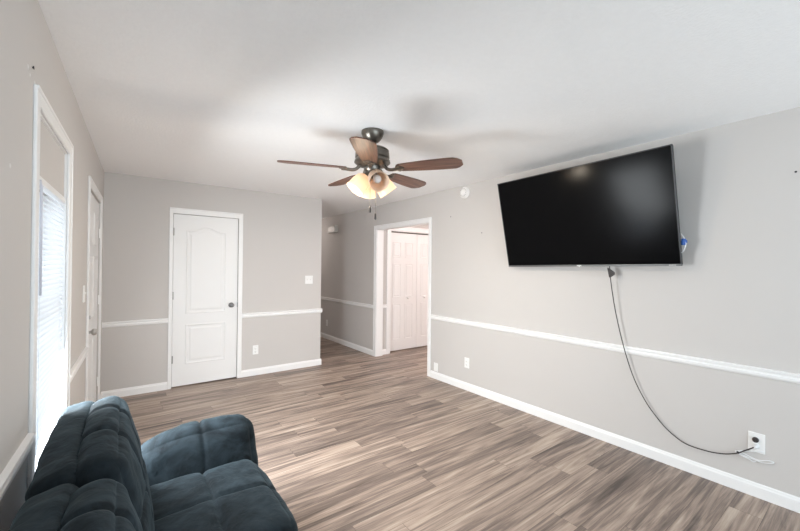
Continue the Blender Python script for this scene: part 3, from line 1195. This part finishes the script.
pl = empty('plug_adapter', (XR-0.0095, 0.522, 0.367))
tag(pl, 'dark round plug adapter in the top socket of the television outlet', 'plug')
bm = bm_new()
add_lathe(bm, [(0.013, 0.0), (0.016, 0.005), (0.016, 0.018), (0.011, 0.023), (0.0, 0.024)], 20, RY)
ob('body', bm, 'cord', pl, 'auto')
bm = bm_new()
add_box(bm, -0.030, -0.023, -0.004, 0.004, -0.010, 0.010, 0.002, 1)
ob('grip', bm, 'cord', pl)

wc = empty('extension_cable', (3.236, 0.53, 0.24))
tag(wc, 'white cable bundled in a loop below the television outlet', 'cable')
off = Vector(wc.location)
path = [(3.246, 0.490, 0.300), (3.247, 0.535, 0.283), (3.246, 0.600, 0.262), (3.247, 0.605, 0.250), (3.246, 0.566, 0.238), (3.247, 0.529, 0.234), (3.245, 0.492, 0.232),
        (3.237, 0.452, 0.246), (3.240, 0.440, 0.256), (3.236, 0.462, 0.258), (3.234, 0.510, 0.243), (3.238, 0.557, 0.250), (3.236, 0.592, 0.260),
        (3.240, 0.618, 0.255), (3.236, 0.607, 0.246), (3.238, 0.560, 0.232), (3.241, 0.535, 0.222), (3.240, 0.520, 0.228)]
bm = bm_new()
add_tube(bm, [Vector(p)-off for p in spline(path, 8)], 0.0034, 8)
ob('cable', bm, 'white_cord', wc, True)
bm = bm_new()
add_lathe(bm, [(0.008, -0.006), (0.009, 0), (0.008, 0.006)], 14, Matrix.Translation(Vector((3.237, 0.606, 0.252))-off) @ Matrix.Rotation(PI/2, 4, 'X'))
ob('twist_tie', bm, 'bezel', wc, 'auto')

# ------------------------------------------------------------------ sofa
SOFA = Vector((0.15, 1.38, 0.0))
sofa = empty('sofa', SOFA)
tag(sofa, 'dark teal tufted microsuede sofa with its back to the window', 'sofa')


def cushion(name, x0, x1, y0, y1, z0, z1, rad=0.06, gx=(), gy=(), gz=(), gdepth=0.02, gw=0.022, puff=0.02, wr=0.006,
            mtx=None, seed=0, warp=None, div=64):
    """upholstered block: rounded box, tuft seams at the given fractions of each axis, soft wrinkles"""
    sx, sy, sz = x1-x0, y1-y0, z1-z0
    c = Vector(((x0+x1)/2, (y0+y1)/2, (z0+z1)/2))
    bm = bm_new()
    bmesh.ops.create_cube(bm, size=2.0)
    bmesh.ops.subdivide_edges(bm, edges=bm.edges[:], cuts=div, use_grid_fill=True)
    h = Vector((sx/2, sy/2, sz/2))
    r = min(rad, min(h)*0.98)
    for v in bm.verts:
        p0 = v.co.copy()
        # concentrate vertices near edges
        p = Vector([h[i]*(p0[i]) for i in range(3)])
        core = Vector([max(-(h[i]-r), min(h[i]-r, p[i])) for i in range(3)])
        dlt = p-core
        if dlt.length > 1e-9:
            m_ = max(abs(dlt[i]) for i in range(3))
            nrm_ = dlt.normalized()
            p = core+nrm_*r*(m_/r if m_ < r else 1.0)
        else:
            nrm_ = Vector([1 if abs(p0[i]) > 0.999 else 0 for i in range(3)])
        ax = max(range(3), key=lambda i: abs(p0[i]))
        face = Vector((0, 0, 0))
        face[ax] = 1 if p0[ax] > 0 else -1
        nn = (nrm_+face*0.6).normalized()
        # puff: bulge the middle of every face
        others = [i for i in range(3) if i != ax]
        fac = 1.0
        for i in others:
            fac *= (1-abs(p0[i])**2.2)
        disp = puff*fac
        near = 1e9
        for i, gs in ((0, gx), (1, gy), (2, gz)):
            if i == ax:
                continue
            for g in gs:
                dd = p[i]-(-h[i]+2*h[i]*g)
                near = min(near, abs(dd))
        if near < 1e8:
            disp -= gdepth*math.exp(-(near/gw)**2) + 0.35*gdepth*math.exp(-(near/(gw*2.8))**2)
        q = p+c
        disp += wr*(noise.noise(q*7+Vector((seed, 0, 0)))+0.6*noise.noise(q*17+Vector((0, seed, 0))))
        v.co = p+nn*disp
    for v in bm.verts:
        p = v.co+c
        if warp:
            p = warp(p)
        if mtx is not None:
            p = mtx @ p
        v.co = p-SOFA
    o = ob(name, bm, 'suede', sofa, True)
    return o


# base and feet
bm = bm_new()
add_box(bm, -0.06, 0.53, 0.62, 2.16, 0.07, 0.24, 0.02, 2)
for v in bm.verts:
    v.co -= SOFA
ob('base', bm, 'suede', sofa)
for px_ in (0.0, 0.47):
    for py_ in (0.70, 2.08):
        bm = bm_new()
        add_lathe(bm, [(0.018, 0), (0.026, 0.08)], 16, Matrix.Translation(Vector((px_, py_, 0))-SOFA))
        ob('foot', bm, 'plinth', sofa, 'auto')

# seat cushions (two halves, each tufted two by two)
for i, (ya, yb) in enumerate(((1.395, 2.075), (0.70, 1.385))):
    o = cushion('seat_cushion', 0.02, 0.570, ya, yb, 0.215, 0.435, rad=0.075, gx=(0.53,), gy=(0.5,), gdepth=0.013, gw=0.008,
                puff=0.024, wr=0.005, seed=3+i*5)


# arms: padded slabs leaning outwards
def arm_warp(s, yref):
    def f(p):
        k = (p.z-0.40)/0.2
        drop = 0.055*max(0.0, (0.30-p.x)/0.27)**2*max(0.0, min(1.2, (p.z-0.3)/0.25))
        return Vector((p.x, p.y+s*0.085*max(-1.0, k), p.z-drop))
    return f


cushion('arm', 0.03, 0.585, 2.075, 2.225, 0.16, 0.588, rad=0.07, gx=(0.54,), gdepth=0.010, gw=0.008, puff=0.018, wr=0.005, seed=11, warp=arm_warp(1, 2.07))
cushion('arm', 0.03, 0.575, 0.55, 0.70, 0.16, 0.588, rad=0.07, gx=(0.54,), gdepth=0.010, gw=0.008, puff=0.018, wr=0.005, seed=17, warp=arm_warp(-1, 0.7))


def lean(px_, pz_, ang):
    return Matrix.Translation((px_, 0, pz_)) @ Matrix.Rotation(ang, 4, 'Y') @ Matrix.Translation((-px_, 0, -pz_))


for i, (ya, yb) in enumerate(((1.375, 2.09), (0.66, 1.355))):
    L1 = lean(-0.02, 0.30, math.radians(-12))
    cushion('back_rest', -0.105, 0.02, ya, yb, 0.20, 0.870, rad=0.04, puff=0.010, wr=0.005, seed=21+i*4, mtx=L1)
    L2 = lean(0.10, 0.42, math.radians(-11.5))
    cushion('back_pillow', -0.045, 0.094, ya-0.045+(0.03 if i == 0 else 0), yb-(0.02 if i == 0 else 0.05), 0.40, 0.890, rad=0.06, gy=(0.36, 0.70), gz=(0.5,), gdepth=0.013, gw=0.008,
            puff=0.022, wr=0.006, seed=31+i*6, mtx=L2)

# ------------------------------------------------------------------ lamp of the room beyond the doorway
pd = bpy.data.lights.new('side_room_lamp', 'POINT')
pd.energy = 48
pd.color = (1.0, 0.86, 0.82)
pd.shadow_soft_size = 0.12
po = bpy.data.objects.new('side_room_lamp', pd)
po.location = (5.1, 3.3, 2.15)
COL.objects.link(po)
pd = bpy.data.lights.new('hall_fill', 'POINT')  # unseen fill light added to brighten the hallway
pd.energy = 9
pd.color = (1.0, 0.90, 0.84)
pd.shadow_soft_size = 0.10
po = bpy.data.objects.new('hall_fill', pd)
po.location = (2.75, 7.9, 2.25)
COL.objects.link(po)
